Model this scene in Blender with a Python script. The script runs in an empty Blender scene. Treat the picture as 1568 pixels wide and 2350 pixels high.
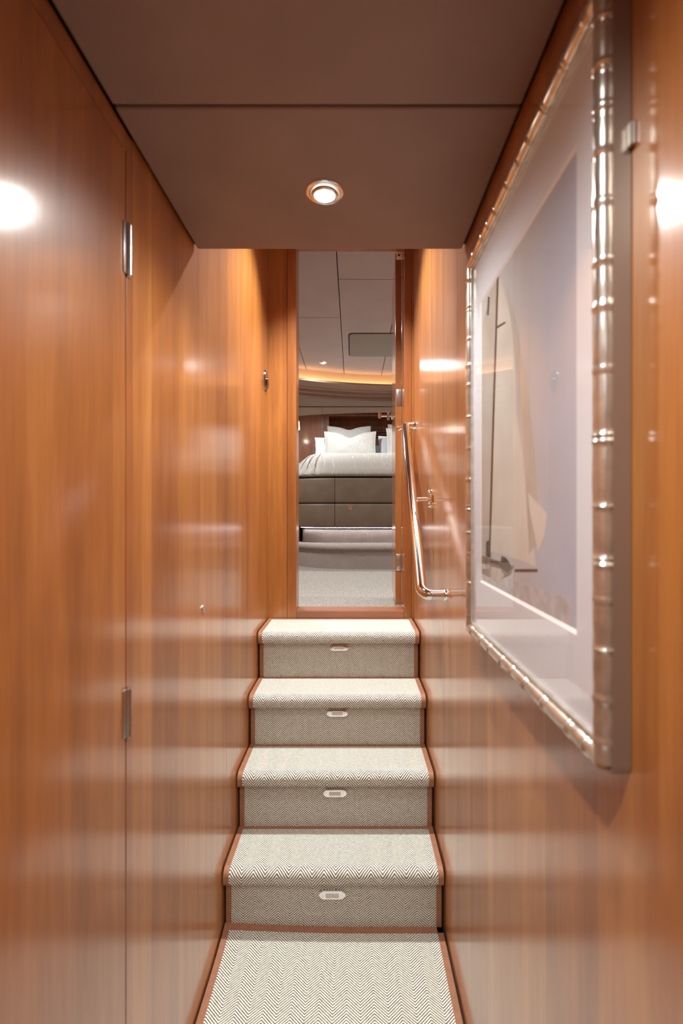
import bpy, bmesh, math, random
from mathutils import Vector, Matrix
random.seed(4)
PI = math.pi
S = bpy.context.scene
C = S.collection
ZC = 1.4555                       # eye height above the lower floor

# ------------------------------------------------------------------ camera, world, exposure
cam = bpy.data.cameras.new('camera'); camo = bpy.data.objects.new('camera', cam); C.objects.link(camo)
camo.location = (0, 0, ZC); camo.rotation_euler = (PI/2, 0, 0)
cam.sensor_fit = 'VERTICAL'; cam.sensor_height = 36; cam.sensor_width = 24
cam.lens = 36*1100/2350; cam.shift_x = -26/2350; cam.shift_y = 0
cam.clip_start = 0.02
cam.dof.use_dof = True; cam.dof.focus_distance = 3.0; cam.dof.aperture_fstop = 3.2
S.camera = camo
w = bpy.data.worlds.new('world'); S.world = w; w.use_nodes = True
w.node_tree.nodes['Background'].inputs[0].default_value = (1, .9, .8, 1)
w.node_tree.nodes['Background'].inputs[1].default_value = .05
S.view_settings.view_transform = 'Standard'; S.view_settings.look = 'None'
S.view_settings.exposure = 0.95; S.view_settings.gamma = 1
S.cycles.max_bounces = 10; S.cycles.diffuse_bounces = 6; S.cycles.glossy_bounces = 6
S.cycles.sample_clamp_indirect = 4
S.cycles.use_denoising = True

K = 1.0
WARM = (1, .86, .70)
NEUT = (.96, .975, .955)
P_LOW, P_UP, P_CAB = 25*K, 145*K, 48*K     # lower corridor, stairwell and cabin downlights, watts

def spot(name, loc, watts, color=NEUT, size=150, blend=1, radius=.022, rot=(0, 0, 0)):
    l = bpy.data.lights.new(name, 'SPOT'); l.energy = watts; l.color = color
    l.spot_size = math.radians(size); l.spot_blend = blend; l.shadow_soft_size = radius
    o = bpy.data.objects.new(name, l); C.objects.link(o); o.location = loc; o.rotation_euler = rot
    return o
def area(name, loc, rot, sx, sy, watts, color, parent=None):
    l = bpy.data.lights.new(name, 'AREA'); l.shape = 'RECTANGLE'; l.size = sx; l.size_y = sy
    l.energy = watts; l.color = color
    o = bpy.data.objects.new(name, l); C.objects.link(o); o.location = loc; o.rotation_euler = rot
    return o


# ------------------------------------------------------------------ materials
def srgb(r, g, b):
    f = lambda c: (c/255/12.92) if c/255 <= .04045 else ((c/255+.055)/1.055)**2.4
    return (f(r), f(g), f(b), 1)
def newmat(name, color=(1, 1, 1, 1), rough=.5, metal=0, coat=0, coat_rough=.1, ior=1.5, spec=.5):
    m = bpy.data.materials.new(name); m.use_nodes = True
    b = m.node_tree.nodes['Principled BSDF']
    b.inputs['Base Color'].default_value = color
    b.inputs['Roughness'].default_value = rough; b.inputs['Metallic'].default_value = metal
    b.inputs['Coat Weight'].default_value = coat; b.inputs['Coat Roughness'].default_value = coat_rough
    b.inputs['IOR'].default_value = ior; b.inputs['Specular IOR Level'].default_value = spec
    return m
def N(m, t, **k):
    n = m.node_tree.nodes.new(t)
    for a, v in k.items(): setattr(n, a, v)
    return n
def L(m, a, b): m.node_tree.links.new(a, b)
def math_n(m, op, a, b=None, c=None):
    n = N(m, 'ShaderNodeMath', operation=op)
    for i, v in enumerate((a, b, c)):
        if v is None: continue
        if isinstance(v, (int, float)): n.inputs[i].default_value = v
        else: L(m, v, n.inputs[i])
    return n.outputs[0]
def bsdf(m): return m.node_tree.nodes['Principled BSDF']
def ramp(m, fac, stops):
    r = N(m, 'ShaderNodeValToRGB'); L(m, fac, r.inputs[0])
    e = r.color_ramp.elements
    e[0].position, e[0].color = stops[0]; e[1].position, e[1].color = stops[-1]
    for p, c in stops[1:-1]:
        x = e.new(p); x.color = c
    return r.outputs[0]

def wood(name, dark, mid, light, grain='Z', coat=1.0, crough=.15, seed=0, plank=.17, cior=1.6):
    m = newmat(name, mid, .45, coat=coat, coat_rough=crough)
    bsdf(m).inputs['Coat IOR'].default_value = cior
    tc = N(m, 'ShaderNodeTexCoord'); mp = N(m, 'ShaderNodeMapping')
    sc = {'Z': (14, 14, .9), 'X': (.9, 14, 14), 'Y': (14, .9, 14)}[grain]
    mp.inputs['Scale'].default_value = sc; mp.inputs['Location'].default_value = (seed, seed*1.7, seed*.6)
    L(m, tc.outputs['Object'], mp.inputs[0])
    n1 = N(m, 'ShaderNodeTexNoise'); n1.inputs['Scale'].default_value = 1.0; n1.inputs['Detail'].default_value = 5
    n1.inputs['Distortion'].default_value = .6
    L(m, mp.outputs[0], n1.inputs['Vector'])
    n2 = N(m, 'ShaderNodeTexNoise'); n2.inputs['Scale'].default_value = 9; n2.inputs['Detail'].default_value = 3
    L(m, mp.outputs[0], n2.inputs['Vector'])
    n3 = N(m, 'ShaderNodeTexNoise'); n3.inputs['Scale'].default_value = 2.2; n3.inputs['Detail'].default_value = 2
    L(m, tc.outputs['Object'], n3.inputs['Vector'])
    # veneer leaves: each strip its own tone
    sp = N(m, 'ShaderNodeSeparateXYZ'); L(m, tc.outputs['Object'], sp.inputs[0])
    s = math_n(m, 'ADD', sp.outputs[0], sp.outputs[1]) if grain == 'Z' else sp.outputs[2]
    cell = math_n(m, 'FLOOR', math_n(m, 'DIVIDE', s, plank))
    wn = N(m, 'ShaderNodeTexWhiteNoise', noise_dimensions='1D'); L(m, cell, wn.inputs['W'])
    f = math_n(m, 'MULTIPLY_ADD', n1.outputs[0], .55, 0)
    f = math_n(m, 'MULTIPLY_ADD', n2.outputs[0], .22, f)
    f = math_n(m, 'MULTIPLY_ADD', n3.outputs[0], .23, f)
    f = math_n(m, 'ADD', f, math_n(m, 'MULTIPLY_ADD', wn.outputs[0], .18, -.09))
    col = ramp(m, f, [(.3, dark), (.5, mid), (.72, light)])
    L(m, col, bsdf(m).inputs['Base Color'])
    bp = N(m, 'ShaderNodeBump'); bp.inputs['Strength'].default_value = .006; bp.inputs['Distance'].default_value = .01
    L(m, n2.outputs[0], bp.inputs['Height']); L(m, bp.outputs[0], bsdf(m).inputs['Coat Normal'])
    return m
CH_D, CH_M, CH_L = srgb(132, 74, 30), srgb(164, 100, 42), srgb(190, 128, 62)
W_wall = wood('cherry veneer', CH_D, CH_M, CH_L)
W_wall2 = wood('cherry door veneer', srgb(126, 70, 26), srgb(156, 92, 36), srgb(180, 118, 56), seed=3, plank=.3)
W_trim = wood('cherry trim', srgb(124, 66, 28), srgb(148, 84, 36), srgb(170, 104, 50), seed=7, plank=.5)
W_case = wood('cherry casing', srgb(134, 76, 30), srgb(162, 98, 40), srgb(184, 120, 56), seed=11, coat=.6, crough=.2, plank=.5)
W_sill = wood('cherry sill', srgb(120, 60, 26), srgb(146, 80, 36), srgb(170, 100, 48), grain='X', seed=5, plank=.5)
W_cabin = wood('cabin cherry', srgb(116, 66, 42), srgb(146, 90, 60), srgb(170, 112, 78), seed=9, crough=.16)
M_dark = newmat('dark shadow gap', srgb(28, 18, 14), .8)

def cloth_noise(m, scale, strength, dist=.002):
    tc = N(m, 'ShaderNodeTexCoord'); n = N(m, 'ShaderNodeTexNoise'); n.inputs['Scale'].default_value = scale
    n.inputs['Detail'].default_value = 3
    L(m, tc.outputs['Object'], n.inputs['Vector'])
    b = N(m, 'ShaderNodeBump'); b.inputs['Strength'].default_value = strength; b.inputs['Distance'].default_value = dist
    L(m, n.outputs[0], b.inputs['Height']); L(m, b.outputs[0], bsdf(m).inputs['Normal'])
    return n
def tint_noise(m, scale, c1, c2, vec='Object', detail=4):
    tc = N(m, 'ShaderNodeTexCoord'); n = N(m, 'ShaderNodeTexNoise'); n.inputs['Scale'].default_value = scale
    n.inputs['Detail'].default_value = detail
    L(m, tc.outputs[vec], n.inputs['Vector'])
    L(m, ramp(m, n.outputs[0], [(.3, c1), (.7, c2)]), bsdf(m).inputs['Base Color'])
M_vinyl = newmat('brown vinyl headliner', srgb(140, 108, 92), .55, spec=.35)
tint_noise(M_vinyl, 6, srgb(136, 110, 98), srgb(144, 118, 105)); cloth_noise(M_vinyl, 420, .25, .001)
M_head = newmat('taupe headliner', srgb(176, 156, 150), .7, spec=.25)
tint_noise(M_head, 3, srgb(182, 166, 164), srgb(192, 176, 172)); cloth_noise(M_head, 300, .2, .001)
M_hatch = newmat('grey hatch blind', srgb(152, 142, 134), .75, spec=.2); cloth_noise(M_hatch, 200, .3, .001)
M_cream = newmat('cream cove paint', srgb(232, 212, 186), .6)
M_brownlac = newmat('brown lacquer', srgb(160, 130, 114), .45, spec=.4)
M_valance = newmat('taupe satin lacquer', srgb(216, 206, 192), .35, spec=.5)
M_binding = newmat('tan leather binding', srgb(164, 106, 78), .5, spec=.35)
tint_noise(M_binding, 60, srgb(146, 98, 72), srgb(158, 110, 84)); cloth_noise(M_binding, 500, .25, .001)
M_chrome = newmat('polished chrome', (.88, .88, .88, 1), .06, metal=1)
M_steel = newmat('satin steel', (.62, .62, .62, 1), .28, metal=1)
M_darkmetal = newmat('dark chrome', (.30, .27, .25, 1), .15, metal=1)
M_screw = newmat('screw steel', (.8, .8, .8, 1), .18, metal=1)
M_silver = newmat('champagne silver leaf', (.62, .60, .54, 1), .28, metal=.88)
tint_noise(M_silver, 40, (.58, .55, .48, 1), (.80, .78, .72, 1))
M_bronze = newmat('brushed bronze frame side', (.36, .29, .24, 1), .38, metal=.75)
M_mat = newmat('white mount board', srgb(228, 231, 238), .8, spec=.2)
M_matedge = newmat('bevelled mount edge', srgb(252, 252, 250), .7)
M_white = newmat('white plastic', srgb(232, 230, 226), .4)
M_lens = newmat('clear lens', srgb(206, 200, 196), .12, coat=1)
def emit(name, color, strength):
    m = bpy.data.materials.new(name); m.use_nodes = True
    b = m.node_tree.nodes['Principled BSDF']; b.inputs['Base Color'].default_value = (1, 1, 1, 1)
    b.inputs['Emission Color'].default_value = (*color, 1); b.inputs['Emission Strength'].default_value = strength
    return m
M_bulb = emit('halogen lens glow', (1, .94, .85), 90)
M_ledwarm = emit('warm strip glow', (1, .58, .26), 5)
M_ledwhite = emit('white strip glow', (1, .95, .94), 9)
M_shade = emit('lit lamp shade', (1, .78, .22), 2)

def glass_mat():
    m = bpy.data.materials.new('picture glass'); m.use_nodes = True
    nt = m.node_tree; nt.nodes.remove(nt.nodes['Principled BSDF'])
    t = nt.nodes.new('ShaderNodeBsdfTransparent'); g = nt.nodes.new('ShaderNodeBsdfGlossy')
    g.inputs['Roughness'].default_value = .0
    lw = nt.nodes.new('ShaderNodeLayerWeight'); lw.inputs['Blend'].default_value = .5
    pw = nt.nodes.new('ShaderNodeMath'); pw.operation = 'POWER'; pw.inputs[1].default_value = 5
    nt.links.new(lw.outputs['Facing'], pw.inputs[0])
    f = nt.nodes.new('ShaderNodeMath'); f.operation = 'MULTIPLY_ADD'; f.inputs[1].default_value = .75; f.inputs[2].default_value = .03
    nt.links.new(pw.outputs[0], f.inputs[0])
    x = nt.nodes.new('ShaderNodeMixShader')
    nt.links.new(f.outputs[0], x.inputs[0]); nt.links.new(t.outputs[0], x.inputs[1]); nt.links.new(g.outputs[0], x.inputs[2])
    nt.links.new(x.outputs[0], nt.nodes['Material Output'].inputs[0])
    return m
M_glass = glass_mat()

def herring(name, light, dark, P=.081, sp=.0086, duty=.5, blur=.22):
    m = newmat(name, light, .95, spec=.1)
    uv = N(m, 'ShaderNodeUVMap'); s = N(m, 'ShaderNodeSeparateXYZ'); L(m, uv.outputs[0], s.inputs[0])
    fr = math_n(m, 'FRACT', math_n(m, 'DIVIDE', s.outputs[0], P))
    tri = math_n(m, 'MULTIPLY', math_n(m, 'ABSOLUTE', math_n(m, 'SUBTRACT', fr, .5)), P*.9)
    nz = N(m, 'ShaderNodeTexNoise'); nz.inputs['Scale'].default_value = 260; nz.inputs['Detail'].default_value = 2
    L(m, uv.outputs[0], nz.inputs['Vector'])
    v = math_n(m, 'ADD', s.outputs[1], tri)
    v = math_n(m, 'MULTIPLY_ADD', nz.outputs[0], .0016, v)
    ph = math_n(m, 'MULTIPLY', v, 2*PI/sp)
    sn = math_n(m, 'MULTIPLY_ADD', math_n(m, 'SINE', ph), .5, .5)
    n2 = N(m, 'ShaderNodeTexNoise'); n2.inputs['Scale'].default_value = 620; n2.inputs['Detail'].default_value = 3
    L(m, uv.outputs[0], n2.inputs['Vector'])
    n3 = N(m, 'ShaderNodeTexNoise'); n3.inputs['Scale'].default_value = 90; n3.inputs['Detail'].default_value = 4
    L(m, uv.outputs[0], n3.inputs['Vector'])
    sn = math_n(m, 'ADD', sn, math_n(m, 'MULTIPLY_ADD', n2.outputs[0], .5, -.25))
    sn = math_n(m, 'ADD', sn, math_n(m, 'MULTIPLY_ADD', n3.outputs[0], .5, -.25))
    mid = tuple((a+b)/2 for a, b in zip(light, dark))
    L(m, ramp(m, sn, [(duty-blur, dark), (duty, mid), (duty+blur, light)]), bsdf(m).inputs['Base Color'])
    b = N(m, 'ShaderNodeBump'); b.inputs['Strength'].default_value = .6; b.inputs['Distance'].default_value = .002
    L(m, sn, b.inputs['Height']); L(m, b.outputs[0], bsdf(m).inputs['Normal'])
    return m
M_herr = herring('herringbone wool carpet', srgb(238, 236, 224), srgb(70, 60, 49), duty=.37)
M_herr2 = herring('herringbone wool cabin step', srgb(196, 188, 184), srgb(88, 76, 70), P=.16, sp=.014, duty=.42)
M_pile = newmat('speckled grey carpet', srgb(180, 174, 164), .95, spec=.1)
tint_noise(M_pile, 130, srgb(104, 99, 92), srgb(176, 171, 163), detail=5); cloth_noise(M_pile, 300, .7, .004)
M_uphol = newmat('taupe leather upholstery', srgb(104, 90, 76), .5, spec=.35)
tint_noise(M_uphol, 8, srgb(98, 84, 70), srgb(108, 94, 80)); cloth_noise(M_uphol, 350, .25, .001)
M_headb = newmat('slate grey upholstery', srgb(110, 112, 112), .8); cloth_noise(M_headb, 300, .3, .001)
M_ledge = newmat('grey lacquer top', srgb(166, 164, 160), .4)
def duvet_mat():
    m = newmat('pale grey duvet weave', srgb(188, 183, 176), .8, spec=.2)
    tc = N(m, 'ShaderNodeTexCoord'); mp = N(m, 'ShaderNodeMapping'); mp.inputs['Scale'].default_value = (70, 12, 12)
    L(m, tc.outputs['Object'], mp.inputs[0])
    n = N(m, 'ShaderNodeTexNoise'); n.inputs['Scale'].default_value = 1; n.inputs['Detail'].default_value = 1
    L(m, mp.outputs[0], n.inputs['Vector'])
    L(m, ramp(m, n.outputs[0], [(.58, srgb(170, 167, 162)), (.72, srgb(194, 192, 188))]), bsdf(m).inputs['Base Color'])
    return m
M_duvet = duvet_mat()
M_pill = newmat('textured pale pillow cotton', srgb(190, 190, 186), .85, spec=.15)
tint_noise(M_pill, 90, srgb(172, 172, 168), srgb(200, 200, 197))
M_pillw = newmat('plain white pillow cotton', srgb(200, 206, 214), .85, spec=.15)
M_piping = newmat('cream piping', srgb(198, 196, 186), .8)

# ------------------------------------------------------------------ mesh helpers
def link_mesh(name, bm, mats, parent=None, smooth=False, origin=None, smooth_angle=None):
    if not isinstance(mats, (list, tuple)): mats = [mats]
    bm.verts.ensure_lookup_table()
    if parent is not None:
        org = parent_world(parent)
    elif origin is not None: org = Vector(origin)
    else:
        xs = [v.co.x for v in bm.verts]; ys = [v.co.y for v in bm.verts]; zs = [v.co.z for v in bm.verts]
        org = Vector(((min(xs)+max(xs))/2, (min(ys)+max(ys))/2, min(zs)))
    bmesh.ops.translate(bm, vec=-org, verts=bm.verts[:])
    me = bpy.data.meshes.new(name); bm.to_mesh(me); bm.free()
    for mm in mats: me.materials.append(mm)
    if smooth or smooth_angle:
        for p in me.polygons: p.use_smooth = True
    o = bpy.data.objects.new(name, me); C.objects.link(o)
    if not smooth_angle and not smooth and any(p.use_smooth for p in me.polygons): smooth_angle = 50
    if smooth_angle:
        try:
            me.set_sharp_from_angle(angle=math.radians(smooth_angle))
        except Exception: pass
    if parent is not None: o.parent = parent
    else: o.location = org
    return o
def parent_world(p):
    v = Vector(p.location)
    while p.parent is not None:
        p = p.parent; v += Vector(p.location)
    return v
def tag(o, label=None, cat=None, group=None, kind=None):
    if label: o['label'] = label
    if cat: o['category'] = cat
    if group: o['group'] = group
    if kind: o['kind'] = kind
    return o
def empty(name, loc, label=None, cat=None, group=None, kind=None):
    o = bpy.data.objects.new(name, None); C.objects.link(o); o.location = loc; o.empty_display_size = .05
    return tag(o, label, cat, group, kind)
def box(bm, x0, x1, y0, y1, z0, z1, mi=0, bev=0):
    vs = [bm.verts.new((x, y, z)) for x in (x0, x1) for y in (y0, y1) for z in (z0, z1)]
    idx = [(0, 1, 3, 2), (4, 6, 7, 5), (0, 4, 5, 1), (2, 3, 7, 6), (0, 2, 6, 4), (1, 5, 7, 3)]
    fs = [bm.faces.new([vs[i] for i in f]) for f in idx]
    for f in fs: f.material_index = mi
    if bev:
        es = list({e for f in fs for e in f.edges})
        r = bmesh.ops.bevel(bm, geom=es, offset=bev, segments=2, profile=.5, affect='EDGES')
        for f in r['faces']: f.material_index = mi
    return vs
def bx(*a, **k):
    bm = bmesh.new(); box(bm, *a, **k); return bm
def tube(bm, pts, r, n=16, caps=True, mi=0):
    pts = [Vector(p) for p in pts]
    rs = r if isinstance(r, (list, tuple)) else [r]*len(pts)
    t0 = (pts[1]-pts[0]).normalized()
    up = Vector((0, 0, 1)) if abs(t0.z) < .9 else Vector((1, 0, 0))
    nrm = t0.cross(up).normalized(); rings = []
    prev = t0
    for i, p in enumerate(pts):
        if i == 0: t = t0
        elif i == len(pts)-1: t = (pts[i]-pts[i-1]).normalized()
        else: t = ((pts[i+1]-p).normalized()+(p-pts[i-1]).normalized()).normalized()
        ax = prev.cross(t)
        if ax.length > 1e-6:
            nrm = Matrix.Rotation(prev.angle(t), 3, ax.normalized()) @ nrm
        prev = t; b = t.cross(nrm).normalized()
        rings.append([bm.verts.new(p+rs[i]*(math.cos(2*PI*k/n)*nrm+math.sin(2*PI*k/n)*b)) for k in range(n)])
    for a, b in zip(rings, rings[1:]):
        for k in range(n):
            f = bm.faces.new((a[k], a[(k+1) % n], b[(k+1) % n], b[k])); f.smooth = True; f.material_index = mi
    if caps:
        f = bm.faces.new(rings[0][::-1]); f.material_index = mi
        f = bm.faces.new(rings[-1]); f.material_index = mi
def lathe(bm, prof, org=(0, 0, 0), axis='Z', n=32, mi=0):
    """prof: (radius, height) pairs; axis Z up, or 'Y-' for height along -y, 'X-' along -x, 'X+'"""
    org = Vector(org); rings = []
    def pos(r, h, a):
        c, s = r*math.cos(a), r*math.sin(a)
        return org + {'Z': Vector((c, s, h)), 'Y-': Vector((c, -h, s)), 'X-': Vector((-h, c, s)), 'X+': Vector((h, c, s))}[axis]
    for r, h in prof:
        if r < 1e-6: rings.append([bm.verts.new(pos(0, h, 0))])
        else: rings.append([bm.verts.new(pos(r, h, 2*PI*k/n)) for k in range(n)])
    for a, b in zip(rings, rings[1:]):
        for k in range(n):
            if len(a) == 1 and len(b) == 1: continue
            if len(a) == 1: f = bm.faces.new((a[0], b[(k+1) % n], b[k]))
            elif len(b) == 1: f = bm.faces.new((a[k], a[(k+1) % n], b[0]))
            else: f = bm.faces.new((a[k], a[(k+1) % n], b[(k+1) % n], b[k]))
            f.smooth = True; f.material_index = mi
    bmesh.ops.recalc_face_normals(bm, faces=bm.faces[:])
def fillet(pts, r, n=8):
    """round the inner corners of a polyline"""
    pts = [Vector(p) for p in pts]; out = [pts[0]]
    for i in range(1, len(pts)-1):
        a, p, b = pts[i-1], pts[i], pts[i+1]
        u = (a-p).normalized(); v = (b-p).normalized(); rr = r if not isinstance(r, (list, tuple)) else r[i-1]
        ang = u.angle(v); d = min(rr/math.tan(ang/2), (a-p).length*.49, (b-p).length*.49); rr = d*math.tan(ang/2)
        c = p+(u+v).normalized()*(rr/math.sin(ang/2))
        s = p+u*d-c; e = p+v*d-c; tot = s.angle(e); ax = s.cross(e).normalized()
        for k in range(n+1):
            out.append(c+Matrix.Rotation(tot*k/n, 3, ax) @ s)
    out.append(pts[-1]); return out
def sweep2(bm, path, prof, closed=False, caps=True, mi=0, smooth=False, uv=None):
    """path: 2D points; prof: closed polygon of (offset to the left normal, z)"""
    n = len(path); P2 = [Vector((p[0], p[1])) for p in path]; rings = []
    for i in range(n):
        if closed: a, b = P2[i-1], P2[(i+1) % n]
        else: a, b = P2[max(0, i-1)], P2[min(n-1, i+1)]
        d1 = (P2[i]-a); d2 = (b-P2[i])
        if d1.length < 1e-9: d1 = d2
        if d2.length < 1e-9: d2 = d1
        d1.normalize(); d2.normalize(); t = (d1+d2).normalized(); nn = Vector((-t.y, t.x))
        k = 1/max(.3, math.sqrt((1+d1.dot(d2))/2))
        rings.append([bm.verts.new((P2[i].x+nn.x*o*k, P2[i].y+nn.y*o*k, z)) for o, z in prof])
    m = len(prof)
    rng = range(n) if closed else range(n-1)
    for i in rng:
        a, b = rings[i], rings[(i+1) % n]
        for k in range(m):
            f = bm.faces.new((a[k], a[(k+1) % m], b[(k+1) % m], b[k])); f.material_index = mi; f.smooth = smooth
    if caps and not closed:
        bm.faces.new(rings[0][::-1]).material_index = mi; bm.faces.new(rings[-1]).material_index = mi
    bmesh.ops.recalc_face_normals(bm, faces=bm.faces[:])
def round_rect(x0, x1, y0, y1, r, n=12):
    """counter-clockwise from front right; r = (front-left, front-right, back-right, back-left)"""
    pts = []
    for (cx, cy, rr, a0) in ((x0+r[0], y0+r[0], r[0], PI), (x1-r[1], y0+r[1], r[1], 1.5*PI), (x1-r[2], y1-r[2], r[2], 0), (x0+r[3], y1-r[3], r[3], .5*PI)):
        for k in range(n+1):
            a = a0+.5*PI*k/n; pts.append((cx+rr*math.cos(a), cy+rr*math.sin(a)))
    return pts
def slab(bm, pts, z0, z1, bev=0, mi=0):
    a = [bm.verts.new((p[0], p[1], z0)) for p in pts]; b = [bm.verts.new((p[0], p[1], z1)) for p in pts]
    n = len(pts); fs = []
    for i in range(n): fs.append(bm.faces.new((a[i], a[(i+1) % n], b[(i+1) % n], b[i])))
    top = bm.faces.new(b); fs.append(top); fs.append(bm.faces.new(a[::-1]))
    for f in fs: f.material_index = mi
    if bev: bmesh.ops.bevel(bm, geom=list(top.edges), offset=bev, segments=3, profile=.5, affect='EDGES')
    bmesh.ops.recalc_face_normals(bm, faces=bm.faces[:])

# ================================================================== THE SETTING
XL, XR = -.450, .318           # finished wall faces
YD = 2.54                      # door wall
ZL = ZC+.752                   # lower ceiling
ZU = 3.02                      # stairwell ceiling
ZR = ZC+1.716                  # cabin ceiling
LAND = .890                    # landing and cabin floor
def structure(name, bm, mats, **k): return tag(link_mesh(name, bm, mats, **k), kind='structure')

bm = bmesh.new(); box(bm, XL-.05, XR+.05, -1.7, 1.70, -.06, -.006)
structure('floor', bm, M_dark)
bm = bx(-1.8, 2.3, 2.66, 7.6, LAND-.06, LAND); structure('floor_cabin', bm, M_pile)

# left wall: panels in the wall, a door, a strip of frame
bm = bmesh.new()
box(bm, XL-.06, XL-.012, -1.7, YD, -.02, ZU, 1)
box(bm, XL-.012, XL, .979, 1.7055, 0, ZU-.002)
box(bm, XL-.012, XL, 1.7075, YD, 0, ZU-.002)
box(bm, XL-.012, XL, -1.7, .02, 0, ZL)
structure('wall_left', bm, [W_wall, M_dark])
bm = bmesh.new()
box(bm, XL-.012, XL+.002, .9475, .977, 0, ZL, 0, .001)
box(bm, XL-.012, XL+.002, .02, .946, 2.168, ZL, 0, .001)
structure('trim_1', bm, W_trim)
door1 = empty('door_1', (XL-.005, .9, .01), kind='structure')
link_mesh('door_leaf', bx(XL-.012, XL+.004,   .03, .9405, .01, 2.163, bev=.0015), W_wall2, door1)
def barrel_hinge(z0, z1):
    bm = bmesh.new()
    h = (z1-z0)/5
    for k in range(5):
        lathe(bm, [(0, 0), (.0064, 0), (.0064, h-.0007), (.0056, h-.0007), (.0056, h), (0, h)], (XL+.0075, .9455, z0+k*h), n=16)
    lathe(bm, [(0, -.004), (.004, -.003), (.0045, 0)], (XL+.0075, .9455, z0), n=12)
    lathe(bm, [(.0045, 0), (.004, .003), (0, .004)], (XL+.0075, .9455, z1), n=12)
    box(bm, XL+.002, XL+.005, .9455, .962, z0, z1, 0, .0005)
    box(bm, XL+.004, XL+.0065, .929, .9455, z0, z1, 0, .0005)
    return bm
link_mesh('hinge', barrel_hinge(ZC+.467, ZC+.566), M_steel, door1)
link_mesh('hinge', barrel_hinge(ZC-.4415, ZC-.347), M_steel, door1)

# right wall
bm = bmesh.new()
box(bm, XR+.012, XR+.06, -1.7, YD, -.02, ZU, 1)
box(bm, XR, XR+.012, -1.7, 1.689, 0, ZU-.002)
box(bm, XR, XR+.012, 1.691, YD, 0, ZU-.002)
structure('wall_right', bm, [W_wall, M_dark])
bm = bx(XL-.06, XR+.06, -1.76, -1.7, -.02, ZL+.1); structure('wall_rear', bm, W_wall2)

# lower ceiling, two vinyl panels with a shadow gap round them
bm = bmesh.new()
box(bm, XL+.006, XR-.006, -1.7, .8865, ZL, ZL+.02, 0, .004)
box(bm, XL+.006, XR-.006, .8915, 1.372, ZL-.001, ZL+.02, 0, .005)
box(bm, XL-.02, XR+.02, -1.7, 1.366, ZL+.012, ZL+.07, 1)
structure('ceiling', bm, [M_vinyl, M_dark])
bm = bx(XL, XR, 1.345, 1.371, ZL+.03, ZU); structure('wall_bulkhead', bm, W_wall)
bm = bmesh.new(); box(bm, XL-.05, XR+.05, 1.34, YD+.12, ZU, ZU+.05)
structure('ceiling_stairwell', bm, M_vinyl)

# door wall and casing
OX0, OX1 = -.300, .2725
bm = bmesh.new()
box(bm, -1.85, OX0-.045, YD+.03, YD+.12, 0, ZR)
box(bm, OX1+.03, 2.35, YD+.03, YD+.12, 0, ZR)
box(bm, OX0-.045, OX1+.03, YD+.03, YD+.12, 0, LAND-.001)
box(bm, OX0-.045, OX1+.03, YD+.03, YD+.12, 2.93, ZR)
box(bm, XL, -.350, YD+.002, YD+.03, LAND, ZU)           # veneer strip beside the casing
box(bm, .3135, XR, YD+.002, YD+.03, LAND, ZU)
structure('wall_back', bm, W_wall)
bm = bmesh.new(); box(bm, -.3485, OX0, YD, YD+.12, LAND+.001, 2.93, 0, .002); structure('trim_2', bm, W_case)
bm = bmesh.new(); box(bm, OX1, .3125, YD, YD+.12, LAND+.001, 2.93, 0, .002); structure('trim_3', bm, W_trim)
bm = bmesh.new(); box(bm, -.3485, .3125, YD, YD+.12, 2.9, 2.97, 0, .002); structure('trim_4', bm, W_case)
bm = bmesh.new(); box(bm, OX0, OX1, YD, YD+.12, LAND+.001, .9315, 0, .003); structure('trim_5', bm, W_sill)

# open cabin door, swung back against the cabin side
door2 = empty('door_2', (.2725, 2.668, .94), kind='structure')
bm = bmesh.new()
box(bm, -.0355, 0, 0, .50, 0, 1.955, 0, .0015)
o = link_mesh('door_leaf', bm, W_wall2, door2, origin=(0, 0, 0)); 
# (meshes below are built about the hinge line, so undo the parent shift)
def about(o): o.data.transform(Matrix.Translation(parent_world(door2))); return o
about(o)
def leaf_hinge(z0, z1):
    bm = bmesh.new(); box(bm, -.030, -.002, -.0025, .001, z0, z1, 0, .0008)
    for (x, z) in ((-.014, z0+.014), (-.022, (z0+z1)/2), (-.014, z1-.014)):
        lathe(bm, [(.0042, .0024), (.0036, .0036), (.0015, .0038), (0, .003)], (x, 0, z), 'Y-', n=12)
    return bm
d0 = .94
about(link_mesh('hinge', leaf_hinge(ZC+.591-d0, ZC+.683-d0), M_steel, door2))
about(link_mesh('hinge', leaf_hinge(ZC-.327-d0, ZC-.235-d0), M_steel, door2))
bm = bmesh.new(); box(bm, -.031, -.001, -.012, .001, ZC+1.405-d0, ZC+1.447-d0, 0, .002)
lathe(bm, [(.006, .0121), (.004, .0125), (0, .0122)], (-.016, 0, ZC+1.424-d0), 'Y-', n=12, mi=1)
about(link_mesh('bracket', bm, [M_white, M_dark], door2))
# lever handle on the cabin side of the leaf
bm = bmesh.new()
hy, hz = .445, ZC+.625-d0
lathe(bm, [(0, 0), (.024, 0), (.025, .004), (.023, .008), (.012, .010), (0, .010)], (-.0355, hy, hz), 'X-', n=24)
tube(bm, [(-.04, hy, hz), (-.112, hy, hz)], .0075, 14)
lathe(bm, [(0, -.016), (.009, -.016), (.0115, -.012), (.0115, .014), (.009, .022), (.0105, .026), (.008, .034), (0, .036)], (-.118, hy, hz), n=18)
lathe(bm, [(0, -.028), (.0095, -.028), (.0095, .004), (.006, .008), (.010, .014), (.010, .022), (.005, .026), (0, .026)], (-.062, hy, hz), n=18)
about(link_mesh('door_handle', bm, M_chrome, door2))
door2.rotation_euler = (0, 0, -math.radians(2.6))

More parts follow.
